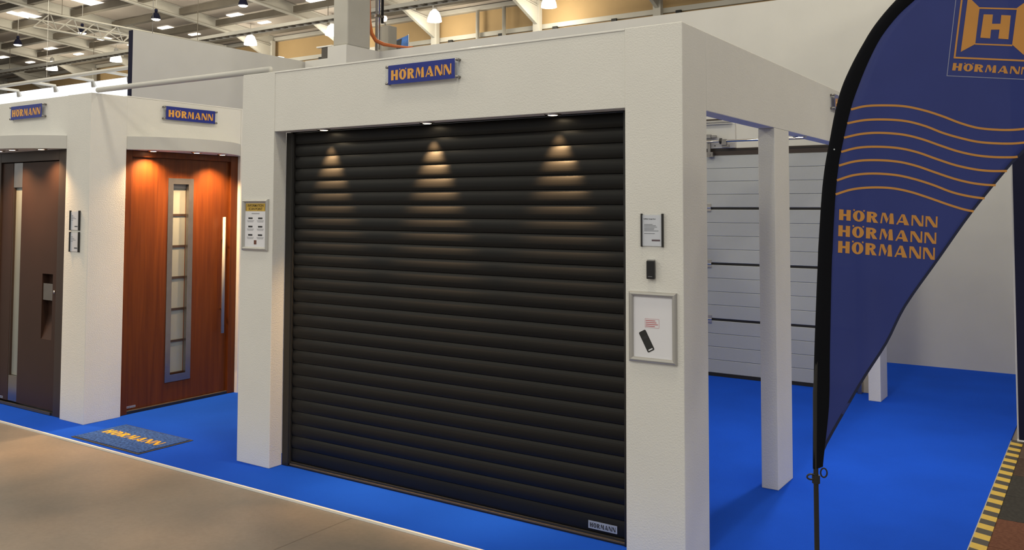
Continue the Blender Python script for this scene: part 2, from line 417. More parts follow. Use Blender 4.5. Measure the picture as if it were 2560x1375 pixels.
# roller garage door
door = thing('roller_garage_door', 'large anthracite roller garage door with curved slats', 'garage door', (-1.6, .13, 0))
X0, X1 = -2.845, -.31
def slat_mesh(z0, z1, name, bulge=.0105):
    m = MB(); n = 9; pr = []
    h = z1 - z0
    for i in range(n+1):
        t = i / n
        z = z0 + .004 + (h - .004) * t
        k = (1 - ((t - .4) / .6) ** 2.6) if t > .4 else (1 - .55 * ((.4 - t) / .4) ** 2)
        pr.append((.132 - bulge * k, z))
    pr = [(.134, z0), ] + pr + [(.142, z1), (.142, z0)]
    m.prism(pr, lambda u, v, w: (w, u, v), X0, X1); return m
P = .0800
s0 = slat_mesh(.117, .117+P, 'slat').build('slat', ANTHRA, door)
for i in range(1, 26): dup(s0, WO[s0] + Vector((0, 0, P*i)), door)
slat_mesh(.030, .1165, 'bottom', .006).build('bottom_bar', ANTHRA, door)
box('bottom_seal', RUBBER, door, X0, X1, .118, .142, .0005, .0295)
box('seal_bead', BRASSY, door, X0, X1, .112, .118, .010, .018)
for xa, xb in ((-2.884, -2.826), (-.372, -.3078)):
    g = box('guide_rail', BLACKM, door, xa, xb, .1075, .16, .0005, 2.20, bevel=.003)
box('roller_box', BLACKM, door, -2.88, -.31, .145, .30, 2.20, 2.55)
box('guide_brush', RUBBER, door, -2.826, -2.815, .112, .130, .0005, 2.19)
pl = box('name_plate', SILVERP, door, -.587, -.421, .1235, .1262, .0475, .0865)
lettering(pl, INK, lambda u, v, w: (-.578+u, .1235-w, .0545+v), .148, .023, .0006)

# ------------------------------------------------------------------ recessed downlights
def downlight(loc, label, power, cone=95, r=.036, group='recessed downlights', blend=.6, col=SPOT_COL, tilt=(0,0)):
    t = thing('downlight', label, 'downlight', loc, group)
    MB().lathe(loc, [(r, -.0005), (r*1.28, -.0005), (r*1.30, -.004), (r*1.05, -.009), (r*.9, -.004), (r*.9, .0)], 24).build('trim_ring', CHROME, t, smooth=True)
    MB().lathe(loc, [(.0005, -.009), (r*.6, -.008), (r*.88, -.004)], 20).build('lens', LENS, t, smooth=True)
    ld = bpy.data.lights.new('spot', 'SPOT'); ld.energy = power; ld.color = col; ld.spot_size = math.radians(cone); ld.spot_blend = blend; ld.shadow_soft_size = .022
    lo = bpy.data.objects.new('spot_light', ld); COL.objects.link(lo); lo.parent = t; lo.location = (0, 0, -.016); lo.rotation_euler = (tilt[0], tilt[1], 0)
    return t
downlight((-2.477, .056, H1), 'left downlight in the soffit above the roller garage door', 165, cone=56, blend=1, tilt=(.11,0))
downlight((-1.626, .056, H1), 'middle downlight in the soffit above the roller garage door', 225, cone=56, blend=1, tilt=(.11,0))
downlight((-.762, .056, H1), 'right downlight in the soffit above the roller garage door', 125, cone=56, blend=1, tilt=(.11,0))
downlight((-.055, 2.162, 2.1964), 'downlight under the side header behind the middle side pillar', 75, cone=140, blend=.8, col=(1,.90,.78))

# ------------------------------------------------------------------ door surround on the left
XL, YL = -4.981, -.036
sur = thing('door_surround', 'white textured corner block holding the two entrance doors', 'display stand', (-5.6, .8, 0))
box('pillar', WHITE, sur, -5.32, XL, YL, .278, 0, 2.608, bevel=.004)
box('pillar', WHITE, sur, -6.85, -6.52, YL, .278, 0, 2.608, bevel=.004)
box('header', WHITE, sur, -6.52, -5.32, YL+.003, YL+.10, 2.18, 2.606, bevel=.003)
box('header', WHITE, sur, XL-.10, XL-.003, .278, 1.432, 2.18, 2.606, bevel=.003)
box('side_panel', WHITE, sur, XL-.10, XL, 1.432, 3.2, 0, 2.608)
box('header_capping', GLOSS_WHITE, sur, XL-.10, XL-.001, .278, 1.60, 2.606, 2.615)
def arc(a0, a1, bulge, n=20):
    mid, hw = (a0+a1)/2, abs(a1-a0)/2; Rr = (hw*hw + bulge*bulge) / (2*bulge); th = math.asin(hw / Rr)
    return [(mid + Rr*math.sin(-th + 2*th*i/n), Rr*math.cos(-th + 2*th*i/n) - Rr*math.cos(th)) for i in range(n+1)]
A1 = arc(.282, 1.428, .27)
MB().prism([(a, b) for a, b in A1] + [(1.428, -.09), (.282, -.09)], lambda u, v, w: (XL + v, u, w), 2.172, 2.280).build('canopy', SMOOTH_WHITE, sur, bevel=.002)
A2 = arc(-6.52, -5.322, .29)
MB().prism([(a, b) for a, b in A2] + [(-5.322, -.09), (-6.52, -.09)], lambda u, v, w: (u, YL - v, w), 2.172, 2.280).build('canopy', SMOOTH_WHITE, sur, bevel=.002)
ZC = 2.172
downlight((-4.945, .50, ZC), 'downlight in the canopy above the wooden door, nearest its hinge side', 90, cone=135, blend=.9, tilt=(0,.0))
downlight((-4.816, .832, ZC), 'middle downlight in the canopy above the wooden door', 75, cone=105, blend=.9, tilt=(0,.1))
downlight((-4.863, 1.135, ZC), 'downlight in the canopy above the wooden door handle', 105, cone=115, blend=.9, tilt=(0,.1))
downlight((-5.512, -.139, ZC), 'downlight in the canopy above the dark brown door, nearest the pillar', 46, cone=115, blend=1, tilt=(.1,0))
downlight((-5.80, -.225, ZC), 'middle downlight in the canopy above the dark brown door', 24, cone=100, blend=1, tilt=(.06,0))
downlight((-6.05, -.207, ZC), 'downlight in the canopy above the narrow glass of the brown door', 55, cone=115, blend=1, tilt=(.1,0))

# wooden entrance door (faces +x)
wd = thing('wooden_entrance_door', 'golden oak entrance door with a long glazed strip and bar handle', 'door', (-5.05, .85, 0))
FX = -5.015
box('frame_jamb', WOOD, wd, FX-.09, FX, .279, .356, .0005, 2.171, bevel=.004)
box('frame_jamb', WOOD, wd, FX-.09, FX, 1.352, 1.431, .0005, 2.171, bevel=.004)
box('frame_head', WOOD, wd, FX-.09, FX, .356, 1.352, 2.118, 2.171, bevel=.004)
LX = -5.045
leaf = MB()
for (ya, yb, za, zb) in ((.3565, .765, .028, 2.1175), (.925, 1.3515, .028, 2.1175), (.765, .925, .028, .258), (.765, .925, 1.90, 2.1175)): leaf.box(LX-.06, LX, ya, yb, za, zb)
leaf.build('leaf', WOOD, wd)
gf = MB()
for (ya, yb, za, zb) in ((.718, .768, .197, 1.95), (.922, .972, .197, 1.95), (.768, .922, .197, .258), (.768, .922, 1.90, 1.95)): gf.box(LX-.03, LX+.006, ya, yb, za, zb)
gfo = gf.build('glazing_frame', STEEL, wd)
zs = [.258, .537, .811, 1.085, 1.357, 1.63, 1.90]
for i in range(6):
    box('pane', FROST, gfo, LX-.050, LX-.042, .765, .925, zs[i]+.010, zs[i+1]-.010 if i < 5 else 1.862)
for i in range(1, 6): box('glazing_bar', DARKFRAME, gfo, LX-.055, LX-.036, .765, .925, zs[i]-.0098, zs[i]+.0098)
box('glazing_bar', DARKFRAME, gfo, LX-.055, LX-.036, .765, .925, .2582, .2678)
box('glazing_bar', GREYBOX, gfo, LX-.055, LX-.036, .765, .925, 1.8622, 1.90)
hd = MB().tube([(LX+.055, 1.268, .562), (LX+.055, 1.268, 1.610)], .0145, 14).build('bar_handle', mat('handle_steel', (.40, .38, .35), .45, metal=.3), wd, smooth=True)
for z in (.78, 1.40): MB().tube([(LX, 1.29, z), (LX+.05, 1.268, z)], .009, 10).build('handle_stand', CHROME, hd, smooth=True)
th = box('threshold', BLACKM, wd, FX-.09, FX-.005, .357, 1.351, .0005, .022)
box('threshold_strip', BRASSY, th, FX-.02, FX-.004, .357, 1.351, .022, .028)
pl = box('name_plate', SILVERP, wd, LX, LX+.0015, .372, .452, .044, .060)
lettering(pl, INK, lambda u, v, w: (LX+.0015+w, .376+u, .048+v), .072, .008, .0004)

# dark brown entrance door (faces -y)
dd = thing('brown_entrance_door', 'dark brown entrance door with recessed grip and narrow glass strip', 'door', (-5.95, .03, 0))
DY = .000
box('frame_jamb', DARKFRAME, dd, -5.468, -5.3205, DY-.012, DY+.08, .0005, 2.171, bevel=.003)
box('frame_jamb', DARKFRAME, dd, -6.5195, -6.405, DY-.012, DY+.08, .0005, 2.171, bevel=.003)
box('frame_head', DARKFRAME, dd, -6.405, -5.468, DY-.012, DY+.08, 2.085, 2.171, bevel=.003)
box('frame_rebate', RUBBER, dd, -6.405, -5.468, DY+.07, DY+.078, .03, 2.085)
lf = MB(); LY = DY + .004
for (xa, xb, za, zb) in ((-6.400, -6.222, .034, 2.078), (-6.070, -5.706, .034, 2.078), (-5.544, -5.473, .034, 2.078), (-5.706, -5.544, .034, .605), (-5.706, -5.544, 1.143, 2.078)): lf.box(xa, xb, LY, LY+.065, za, zb)
lfo = lf.build('leaf', DARKBROWN, dd)
box('glass_strip', FROST, dd, -6.222, -6.070, LY+.022, LY+.030, .254, 1.864)
box('strip_edge', DARKFRAME, dd, -6.222, -6.206, LY+.002, LY+.022, .254, 1.864)
box('steel_panel', STEEL, dd, -6.222, -6.070, LY+.003, LY+.02, 1.866, 2.078)
box('steel_panel', STEEL, dd, -6.222, -6.070, LY+.003, LY+.02, .036, .252)
rc = MB(); b = 0
rc.v += [(-5.706, LY+.055, 1.143), (-5.544, LY+.055, 1.143), (-5.544, LY+.055, .80), (-5.706, LY+.055, .80), (-5.706, LY+.004, .605), (-5.544, LY+.004, .605),
         (-5.706, LY+.062, 1.143), (-5.544, LY+.062, 1.143), (-5.706, LY+.062, .605), (-5.544, LY+.062, .605)]
rc.f += [(0,1,2,3), (3,2,5,4), (6,8,9,7), (0,6,7,1), (4,5,9,8), (0,3,4,8,6), (1,7,9,5,2)]
rc.build('grip_recess', DARKBROWN, dd)
MB().box(-5.702, -5.548, LY+.006, LY+.018, .925, 1.062).box(-5.702, -5.548, LY+.018, LY+.054, 1.050, 1.062).build('grip_plate', STEEL, dd, bevel=.002)
MB().tube([(-5.515, LY, 1.0), (-5.515, LY-.006, 1.0)], .012, 14).build('lock_cylinder', CHROME, dd, smooth=True)
th = box('threshold', BLACKM, dd, -6.405, -5.469, DY-.010, DY+.07, .0005, .022)
box('threshold_strip', mat('threshold_bronze', (.09,.075,.055), .4, metal=.3), th, -6.40, -5.50, DY-.018, DY-.010, .004, .026)
pl = box('name_plate', SILVERP, dd, -6.385, -6.295, LY-.0015, LY, .044, .062)
lettering(pl, INK, lambda u, v, w: (-6.380+u, LY-.0015-w, .049+v), .080, .009, .0004)

# ------------------------------------------------------------------ acrylic signs
def sign(label, origin, u, n, W=.552, Hh=.118):
    """origin: lower left outer corner on the wall; u: direction along the wall; n: out of the wall"""
    u, n, up = Vector(u), Vector(n), Vector((0,0,1)); o = Vector(origin)
    t = thing('acrylic_sign', label, 'sign', o + u*W/2, 'acrylic name signs')
    f = lambda a, b, c: o + u*a + up*b + n*c
    MB().prism([(0,0),(W,0),(W,Hh),(0,Hh)], f, .022, .027).build('acrylic_plate', ACRYLIC, t)
    bp = MB().prism([(.024,.002),(W-.028,.002),(W-.028,Hh-.002),(.024,Hh-.002)], f, .0275, .0285).build('blue_panel', BLUEP, t)
    lettering(bp, ORANGE, lambda a, b, c: f(.048+a, .026+b, .0287+c), W-.100, .060, .001)
    for a in (.012, W-.014):
        for b in (.010, Hh-.010): MB().tube([f(a, b, 0), f(a, b, .032)], .0085, 12).build('standoff', STEEL, t, smooth=True)
    return t
sign('blue lettered sign centred on the garage portal header', (-1.885, .004, 2.430), (1,0,0), (0,-1,0))
sign('blue lettered sign above the dark brown door', (-6.190, YL+.003, 2.446), (1,0,0), (0,-1,0))
sign('blue lettered sign above the wooden door', (XL-.003, .597, 2.446), (0,1,0), (1,0,0))
sign('blue lettered sign on the side header, partly behind the flag', (0, 2.772, 2.437), (0,1,0), (1,0,0))

# ------------------------------------------------------------------ frames, notices, remote on the pillars
def snap_frame(label, x0, x1, z0, z1, y=0.0, b=.024, d=.016):
    t = thing('poster_frame', label, 'poster frame', ((x0+x1)/2, y, z0))
    def rail(A, B, C, D):   # outer A,B inner C,D, rounded profile
        m = MB(); n = 6
        for i in range(n+1):
            k = i / n; yy = y - .002 - d * math.sin(math.pi * (0.08 + 0.84*k)) ** .6
            a = (A[0]+(D[0]-A[0])*k, yy, A[1]+(D[1]-A[1])*k); c = (B[0]+(C[0]-B[0])*k, yy, B[1]+(C[1]-B[1])*k)
            m.v += [a, c]
        for i in range(n): m.f.append((2*i, 2*i+1, 2*i+3, 2*i+2))
        q = len(m.v); m.v += [(A[0], y, A[1]), (B[0], y, B[1]), (C[0], y-.001, C[1]), (D[0], y-.001, D[1])]
        m.f += [(q, q+1, 1, 0), (2*n, 2*n+1, q+2, q+3), (q, q+3, q+2, q+1)]
        return m.build('frame_rail', ALU, t)
    o = [(x0,z0),(x1,z0),(x1,z1),(x0,z1)]; i_ = [(x0+b,z0+b),(x1-b,z0+b),(x1-b,z1-b),(x0+b,z1-b)]
    for k in range(4): rail(o[k], o[(k+1)%4], i_[(k+1)%4], i_[k])
    sh = box('insert_sheet', PAPER, t, x0+b*.9, x1-b*.9, y-.004, y-.0005, z0+b*.9, z1-b*.9)
    return t, sh
UX, UZ = (1,0,0), (0,0,1)
def bar(parent, m, x0, x1, z0, z1, y, name='print'): return box(name, m, parent, x0, x1, y-.0006, y, z0, z1)

t, sh = snap_frame('silver snap frame with an information scan point notice', -3.178, -2.921, 1.412, 1.754)
y = -.0042
bar(sh, YELLOWP, -3.150, -2.949, 1.674, 1.726, y, 'yellow_heading')
for x in (-3.147, -2.955): bar(sh, DARKYEL, x, x+.004, 1.677, 1.723, y-.0007)
font_text(sh, 'INFORMATION', DARKYEL, .0235, (-3.0495, y-.001, 1.7035), UX, UZ)
font_text(sh, 'SCAN POINT', DARKYEL, .0235, (-3.0495, y-.001, 1.681), UX, UZ)
bar(sh, GREYINK, -3.088, -3.010, 1.656, 1.660, y)
for r in range(3):
    for c in range(2):
        xa = -3.120 + c * .098; z = 1.627 - r * .056
        bar(sh, INK, xa, xa+.042, z-.006, z+.005, y)
        for q in range(3): bar(sh, GREYINK, xa-.014+.004*q, xa+.058-.004*q, z-.016-.005*q, z-.0145-.005*q, y)
bar(sh, mat('brown_emblem', (.14,.05,.03), .6), -3.061, -3.036, 1.452, 1.480, y, 'emblem')

t, sh = snap_frame('silver snap frame with a printed remote control on white', -.285, -.033, .952, 1.294)
lb = []
for (xa, xb, za, zb) in ((-.200, -.126, 1.1632, 1.1640), (-.200, -.126, 1.1210, 1.1218), (-.200, -.1992, 1.1218, 1.1632), (-.1268, -.126, 1.1218, 1.1632)): bar(sh, REDINK, xa, xb, za, zb, y, 'label_border')
for i, (l, m_) in enumerate(((.050, REDINK), (.056, REDINK), (.064, INK), (.048, REDINK))): bar(sh, REDINK, -.196, -.196+l, 1.1535-.009*i, 1.1570-.009*i, y, 'label_print')
cx, cz, an = -.192, 1.055, math.radians(28)
def rot2(a, b): return (cx + a*math.cos(an) - b*math.sin(an), cz + a*math.sin(an) + b*math.cos(an))
pts = []
for (qx, qz, s) in ((.013, .046, 0), (-.013, .046, 1), (-.013, -.046, 2), (.013, -.046, 3)):
    for k in range(5):
        w = math.pi/2 * (s + k/4); pts.append(rot2(qx + .007*math.cos(w), qz + .007*math.sin(w)))
rp = MB().prism(pts, lambda u, v, w: (u, y-w, v), 0, .0007).build('remote_picture', mat('remote_print', (.022,.022,.022), .6), sh)
MB().prism([rot2(-.012, .012), rot2(.012, .012), rot2(.012, .026), rot2(-.012, .026)], lambda u, v, w: (u, y-.0008-w, v), 0, .0004).build('button_print', INK, rp)
MB().prism([rot2(-.012, -.047), rot2(.012, -.047), rot2(.012, -.041), rot2(-.012, -.041)], lambda u, v, w: (u, y-.0008-w, v), 0, .0004).build('badge_print', PAPER, rp)

def sheet_holder(label, x0, x1, z0, z1, y, title=None):
    t = thing('sheet_holder', label, 'sheet holder', ((x0+x1)/2, y, z0), 'notice holders')
    pp = box('paper_sheet', PAPER, t, x0+.006, x1-.006, y-.005, y-.0035, z0+.002, z1-.006)
    box('clear_cover', ACRYLIC, t, x0+.004, x1-.004, y-.0085, y-.007, z0+.001, z1-.002)
    w = .008 if title else .012
    box('side_clip', BLACKM, t, x0, x0+w*.8, y-.014, y, z0-.002, z1+.002, bevel=.0015)
    box('side_clip', BLACKM, t, x1-w, x1, y-.014, y, z0-.002, z1+.002, bevel=.0015)
    yy = y - .0051; W = x1 - x0
    if title:
        font_text(pp, title, INK, .0068, (x0+.013, yy-.0005, z1-.026), UX, UZ, align='LEFT')
        for i, l in enumerate((.045, .062, .068, .054, .052, .076, 0, .056)):
            if l: bar(pp, GREYINK, x0+.016, x0+.016+l, z1-.052-.0063*i, z1-.0495-.0063*i, yy)
        bar(pp, mat('plum_badge', (.10,.04,.05), .6), x0+.056, x0+.100, z0+.026, z0+.034, yy, 'badge')
    else:
        for i in range(4): bar(pp, GREYINK, x0+.02, x0+.045+.04*((i*7) % 3)/2, z1-.04-.012*i, z1-.037-.012*i, yy)
        bar(pp, INK, x0+W*.48, x0+W*.78, z0+.026, z0+.034, yy, 'badge')
    return t
sheet_holder('white notice in a black clip holder on the right portal pillar', -.218, -.100, 1.514, 1.672, 0.0, 'RollMatic Garage Door')
sheet_holder('upper of two notices on the pillar between the entrance doors', -5.229, -5.089, 1.514, 1.668, YL-.0006)
sheet_holder('lower of two notices on the pillar between the entrance doors', -5.228, -5.088, 1.342, 1.498, YL-.0006)

rem = thing('remote_control', 'black remote control mounted on the right portal pillar', 'remote control', (-.163, 0, 1.357))
bd = box('body', REMOTE, rem, -.184, -.142, -.024, -.006, 1.357, 1.446, bevel=.004)
box('wall_bracket', ACRYLIC, rem, -.179, -.147, -.006, 0, 1.362, 1.452)
box('badge', GREYINK, bd, -.174, -.152, -.0246, -.024, 1.368, 1.3705)
box('clip', ALU, rem, -.181, -.145, -.020, -.004, 1.4465, 1.4505)

# ------------------------------------------------------------------ brace pole between the stands
MB().tube([(-4.985, .02, 2.632), (-4.4, .02, 2.630), (-3.6, .02, 2.625), (-2.95, .02, 2.6235)], .021, 14).build('brace_pole', SMOOTH_WHITE, sur, smooth=True)

# ------------------------------------------------------------------ sectional door at the back of the portal
sd = thing('sectional_garage_door', 'white sectional garage door with ribbed panels behind the side pillars', 'garage door', (-1.5, 4.71, 0))
SX0, SX1, SY = -2.75, -.262, 4.704
zsec = [.022, .571, 1.136, 1.700, 2.252]
rib0 = None
for i in range(4):
    za, zb = zsec[i] + .011, zsec[i+1] - .011
    sec = box('section', WHITESTEEL, sd, SX0, SX1, SY+.012, SY+.04, za, zb)
    hr = (zb - za) / 4
    for k in range(4):
        box('rib', WHITESTEEL, sec, SX0, SX1, SY, SY+.012, za+hr*k+.0009, za+hr*(k+1)-.0009, bevel=.0045)
    if i: box('joint_seal', RUBBER, sd, SX0, SX1, SY+.006, SY+.03, zsec[i]-.0108, zsec[i]+.0108)
box('bottom_seal', RUBBER, sd, SX0, SX1, SY-.004, SY+.03, .0005, .032)
tr = box('top_rail', DARKFRAME, sd, SX0, SX1, SY-.006, SY+.03, 2.243, 2.312)
box('rail_lip', BLACKM, tr, SX0, SX1, SY-.012, SY-.006, 2.290, 2.296)
for z in (1.708, 1.135, .574):
    hg = MB().box(-1.735, -1.675, SY-.012, SY, z-.038, z-.004).box(-1.735, -1.675, SY-.008, SY, z+.004, z+.038).tube([(-1.737, SY-.012, z), (-1.673, SY-.012, z)], .009, 10)
    hg.build('hinge', CHROME, sd)
sh_ = MB().tube([(-2.7, 4.62, 2.386), (-.30, 4.62, 2.376)], .0125, 14).build('torsion_shaft', CHROME, sd, smooth=True)
MB().tube([(-1.545, 4.62, 2.381), (-1.525, 4.62, 2.381)], .030, 16).build('shaft_collar', BLACKM, sh_, smooth=True)
MB().box(-1.525, -1.475, 4.60, 4.64, 2.335, 2.40).box(-1.525, -1.45, 4.615, 4.64, 2.315, 2.345).build('shaft_bracket', STEEL, sd, bevel=.004)
MB().box(-1.70, -1.63, 4.64, 4.69, 2.225, 2.275).box(-1.685, -1.655, 4.64, 4.66, 2.275, 2.40).tube([(-1.665, 4.635, 2.25), (-1.665, 4.70, 2.25)], .012, 10).build('top_bracket', STEEL, sd)
MB().box(-1.75, -1.645, 4.63, 4.66, 2.415, 2.455).box(-1.645, -1.59, 4.635, 4.66, 2.42, 2.445).build('shaft_plate', STEEL, sd, bevel=.003)
lb_ = box('lintel_board', SMOOTH_WHITE, sd, -2.75, -1.407, 4.68, 4.72, 2.313, 2.563, bevel=.003)
for x in (-1.69, -1.62): MB().tube([(x, 4.676, 2.34), (x, 4.682, 2.34)], .006, 8).build('screw', BLACKM, lb_)
box('lintel_track', GREYBOX, sd, -2.75, -1.43, 4.62, 4.70, 2.572, 2.588)
box('lintel_grille', DARKFRAME, sd, -2.75, -1.55, 4.64, 4.70, 2.60, 2.612)
box('track', STEEL, sd, -.252, -.215, 4.625, 4.70, .0005, 2.30)
box('jamb_board', CREAM, sd, -.255, -.1040, 4.7045, 4.78, .0005, 2.6, bevel=.003)
MB().tube([(-.275, 4.66, .045), (-.275, 4.70, .045)], .022, 12).build('roller', RUBBER, sd, smooth=True)

# ------------------------------------------------------------------ tall partitions, casing and column behind
def partition(label, x0, x1, y0, y1, h):
    t = thing('partition_wall', label, 'partition', ((x0+x1)/2, (y0+y1)/2, 0))
    box('wall_panel', SMOOTH_WHITE, t, x0, x1, y0+.012, y1, 0.0, h)
    box('end_panel', NAVY, t, x0+.012, x1-.002, y0, y0+.012, .012, h-.004)
    box('base_strip', GLOSS_WHITE, t, x0, x1, y0-.002, y0+.012, 0.0, .0118)
    return t
partition('tall white partition with a navy end behind the wooden door stand', -9.80, -9.702, 3.335, 6.68, 4.21)
partition('tall partition end in navy at the right edge', 1.102, 1.20, 3.55, 6.9, 4.6)
cas = tag(box('column_casing', SMOOTH_WHITE, None, -8.35, -7.945, 5.80, 6.5535, 0.0, 4.209, bevel=.003), 'white boxed casing around the concrete column base', 'column casing')
col = tag(box('concrete_column', CONCRETE_COL, None, -8.262, -7.952, 5.83, 6.34, 4.21, 9.4, bevel=.02), 'bare concrete column rising from the white casing', 'column')
# services on the column
cond = thing('conduit_run', 'vertical grey conduits clipped beside the concrete column', 'conduit', (-7.99, 6.60, 4.25))
MB().tube([(-8.03, 6.565, 4.215), (-8.03, 6.565, 9.0)], .022, 10).build('conduit', GREYBOX, cond, smooth=True)
MB().tube([(-8.02, 6.62, 4.26), (-8.02, 6.62, 9.0)], .016, 10).build('conduit', CHROME, cond, smooth=True)
MB().tube([(-8.02, 6.69, 4.7), (-8.02, 6.69, 9.0)], .024, 10).build('conduit', BLACKM, cond, smooth=True)
MB().box(-8.06, -8.0, 6.54, 6.71, 4.78, 4.82).build('conduit_clip', STEEL, cond)
jb = thing('junction_box', 'grey junction box standing behind the white wall beside the column', 'junction box', (-8.13, 6.95, 4.2))
box('case', GREYBOX, jb, -8.31, -8.02, 6.85, 7.05, 3.2, 4.70, bevel=.01)
box('door_panel', GREYMETAL, jb, -8.17, -8.03, 6.842, 6.85, 4.22, 4.68)
wl = thing('wall_lamp', 'small glowing round lamp beside the concrete column', 'lamp', (-8.13, 6.86, 4.82))
MB().lathe((-8.13, 6.86, 4.82), [(.001, .05), (.035, .04), (.05, 0), (.035, -.04), (.001, -.05)], 16).build('globe', emissive('lamp_globe', (1, .80, .58), 5.0), wl, smooth=True)
MB().tube([(-8.13, 6.86, 4.77), (-8.13, 6.90, 4.70)], .015, 8).build('stem', GREYBOX, wl)
cable = tag(MB().tube([(-8.10, 6.43, 9.0), (-8.09, 6.43, 6.5), (-8.075, 6.44, 5.05), (-8.087, 6.46, 4.72), (-8.06, 6.48, 4.50), (-7.95, 6.47, 4.37), (-7.84, 6.54, 4.31), (-7.6, 6.59, 4.262), (-7.42, 6.60, 4.235), (-7.30, 6.61, 4.226)], [.02, .02, .022, .026, .032, .034, .03, .024, .014, .012], 12).build('orange_cable', ORANGEC, smooth=True), 'thick orange cable hanging down the column onto the wall top', 'cable')
bn = thing('hanging_banner', 'small blue printed banner seen above the white back wall', 'banner', (-8.75, 8.0, 4.2))
MB().prism([(-8.96, 4.30), (-8.594, 4.30), (-8.594, 4.785), (-8.96, 4.70)], lambda u, v, w: (u, 8.0+w, v), 0, .02).build('print_panel', BLUEPOSTER, bn)
MB().prism([(-8.96, 4.30), (-8.80, 4.30), (-8.74, 4.735), (-8.96, 4.69)], lambda u, v, w: (u, 7.998-w, v), 0, .002).build('dark_print', INK, bn)
MB().tube([(-8.60, 8.02, 0), (-8.60, 8.02, 4.8)], .012, 8).build('pole', STEEL, bn)
sb = thing('hanging_board', 'dark hanging board with a pale top edge beside the casing', 'board', (-10.64, 8.0, 4.5))
box('board', mat('dark_board', (.07,.062,.055), .6), sb, -10.748, -10.525, 7.98, 8.02, 4.45, 4.77)
box('top_rail', GLOSS_WHITE, sb, -10.87, -10.46, 7.96, 8.04, 4.77, 4.795)

MB().tube([(-10.64, 8.03, 0), (-10.64, 8.03, 4.6)], .02, 8).build('post', GREYBOX, sb)

# ------------------------------------------------------------------ neighbouring stand on the left
lw = tag(MB().box(-30, -11.5, 7.60, 7.72, 0, 4.62).build('lit_stand_wall', LITWALL), 'white spotlit wall of the neighbouring stand, its brightness put in as emission', 'lit wall')
tk = thing('track_rail', 'white lighting rail with small spotlights above the spotlit wall', 'lighting rail', (-18, 6.8, 4.6))
MB().tube([(-24, 6.8, 4.615), (-14.2, 6.8, 4.615)], .045, 8).build('rail', SMOOTH_WHITE, tk)
for x in (-20.9, -19.2, -17.6, -16.2):
    MB().tube([(x, 6.8, 4.63), (x+.05, 7.42, 4.60)], .035, 8).build('arm', SMOOTH_WHITE, tk)
    MB().tube([(x+.05, 7.40, 4.59), (x+.02, 7.46, 4.47)], [.035, .06], 10).build('spot_head', ALU, tk)
for x in (-23, -18.4, -14.4): MB().tube([(x, 6.8, 4.6), (x, 6.8, 9.9)], .006, 6).build('suspension_wire', STEEL, tk)
tru = thing('lighting_truss', 'pale lattice lighting truss hanging above the neighbouring stand', 'truss', (-20.1, 7.5, 6.4))
TX = -20.0
for (dx, dz) in ((0, 0), (-.42, -.12), (-.2, -.36)): MB().tube([(TX+dx, 7.4, 6.5+dz), (TX+dx, 13, 6.5+dz)], .026, 8).build('chord', GREYMETAL, tru)
mbt = MB(); k = 0; yy = 7.4
while yy < 12.8:
    a, b_ = ((0, 0), (-.2, -.36)) if k % 2 else ((-.2, -.36), (0, 0))
    mbt.tube([(TX+a[0], yy, 6.5+a[1]), (TX+b_[0], yy+.3, 6.5+b_[1])], .015, 6)
    c, d_ = ((-.42, -.12), (-.2, -.36)) if k % 2 else ((-.2, -.36), (-.42, -.12))
    mbt.tube([(TX+c[0], yy, 6.5+c[1]), (TX+d_[0], yy+.3, 6.5+d_[1])], .015, 6)
    yy += .3; k += 1
mbt.build('lattice', GREYMETAL, tru)
for y_ in (8, 12): MB().tube([(TX, y_, 6.5), (TX, y_, zr(y_)-.4)], .008, 6).build('hanger', PURLIN, tru)

# cable tray under the roof
tray = thing('cable_tray', 'long cable tray running under the hall roof', 'cable tray', (-20, 17.3, 8.05))
for y_ in (17.15, 17.50): MB().box(-61, 20, y_-.02, y_+.02, 8.07, 8.19).build('tray_rail', GREYMETAL, tray)
mbt = MB()
for i in range(200): mbt.box(-60.9+.4*i, -60.9+.4*i+.17, 17.17, 17.48, 8.09, 8.115)
tag(mbt.build('rungs', PURLIN, tray), kind='stuff')
for i in range(10): MB().tube([(-55+7*i, 17.15, 8.15), (-55+7*i, 17.15, zr(17.15)-.01)], .012, 6).build('hanger', PURLIN, tray)

# ------------------------------------------------------------------ high bay lamps of the hall
def high_bay(loc, label, big, group):
    t = thing('high_bay_lamp', label, 'lamp', loc, group)
    x, y_, z = loc; s = 1.0 if big else .62
    MB().lathe(loc, [(.26*s, -.20*s), (.24*s, -.06*s), (.16*s, .14*s), (.06*s, .22*s)], 20).build('shade', HIGHBAY if big else NAVY, t, smooth=True)
    MB().lathe(loc, [(.001, -.26*s if not big else -.215*s), (.18*s, -.25*s if not big else -.21*s), (.25*s, -.19*s)], 20).build('diffuser', HIGHBAY, t, smooth=True)
    MB().lathe(loc, [(.06*s, .21*s), (.09*s, .24*s), (.09*s, .38*s), (.02, .42*s), (.001, .42*s)], 14).build('gear_housing', NAVY if not big else GREYBOX, t)
    MB().tube([(x, y_, z+.40*s), (x, y_, zr(y_) - (.342 if min(abs(y_-q) for q in PY) < .13 else .058 if not big else .006))], .012, 6).build('rod', GREYMETAL, t)
    ld = bpy.data.lights.new('bay', 'POINT'); ld.energy = LAMP_W if 'above' in group else FAR_W; ld.color = LAMP_COL; ld.shadow_soft_size = .42
    lo = bpy.data.objects.new('bay_light', ld); COL.objects.link(lo); lo.parent = t; lo.location = (0, 0, -.55*s)
    return t
ORD = ['first', 'second', 'third', 'fourth', 'fifth', 'sixth', 'seventh']
far = [(-40.4, 18.84), (-35.46, 19.08), (-27.0, 19.68), (-22.75, 20.05), (-17.9, 20.27), (-13.33, 20.58)]
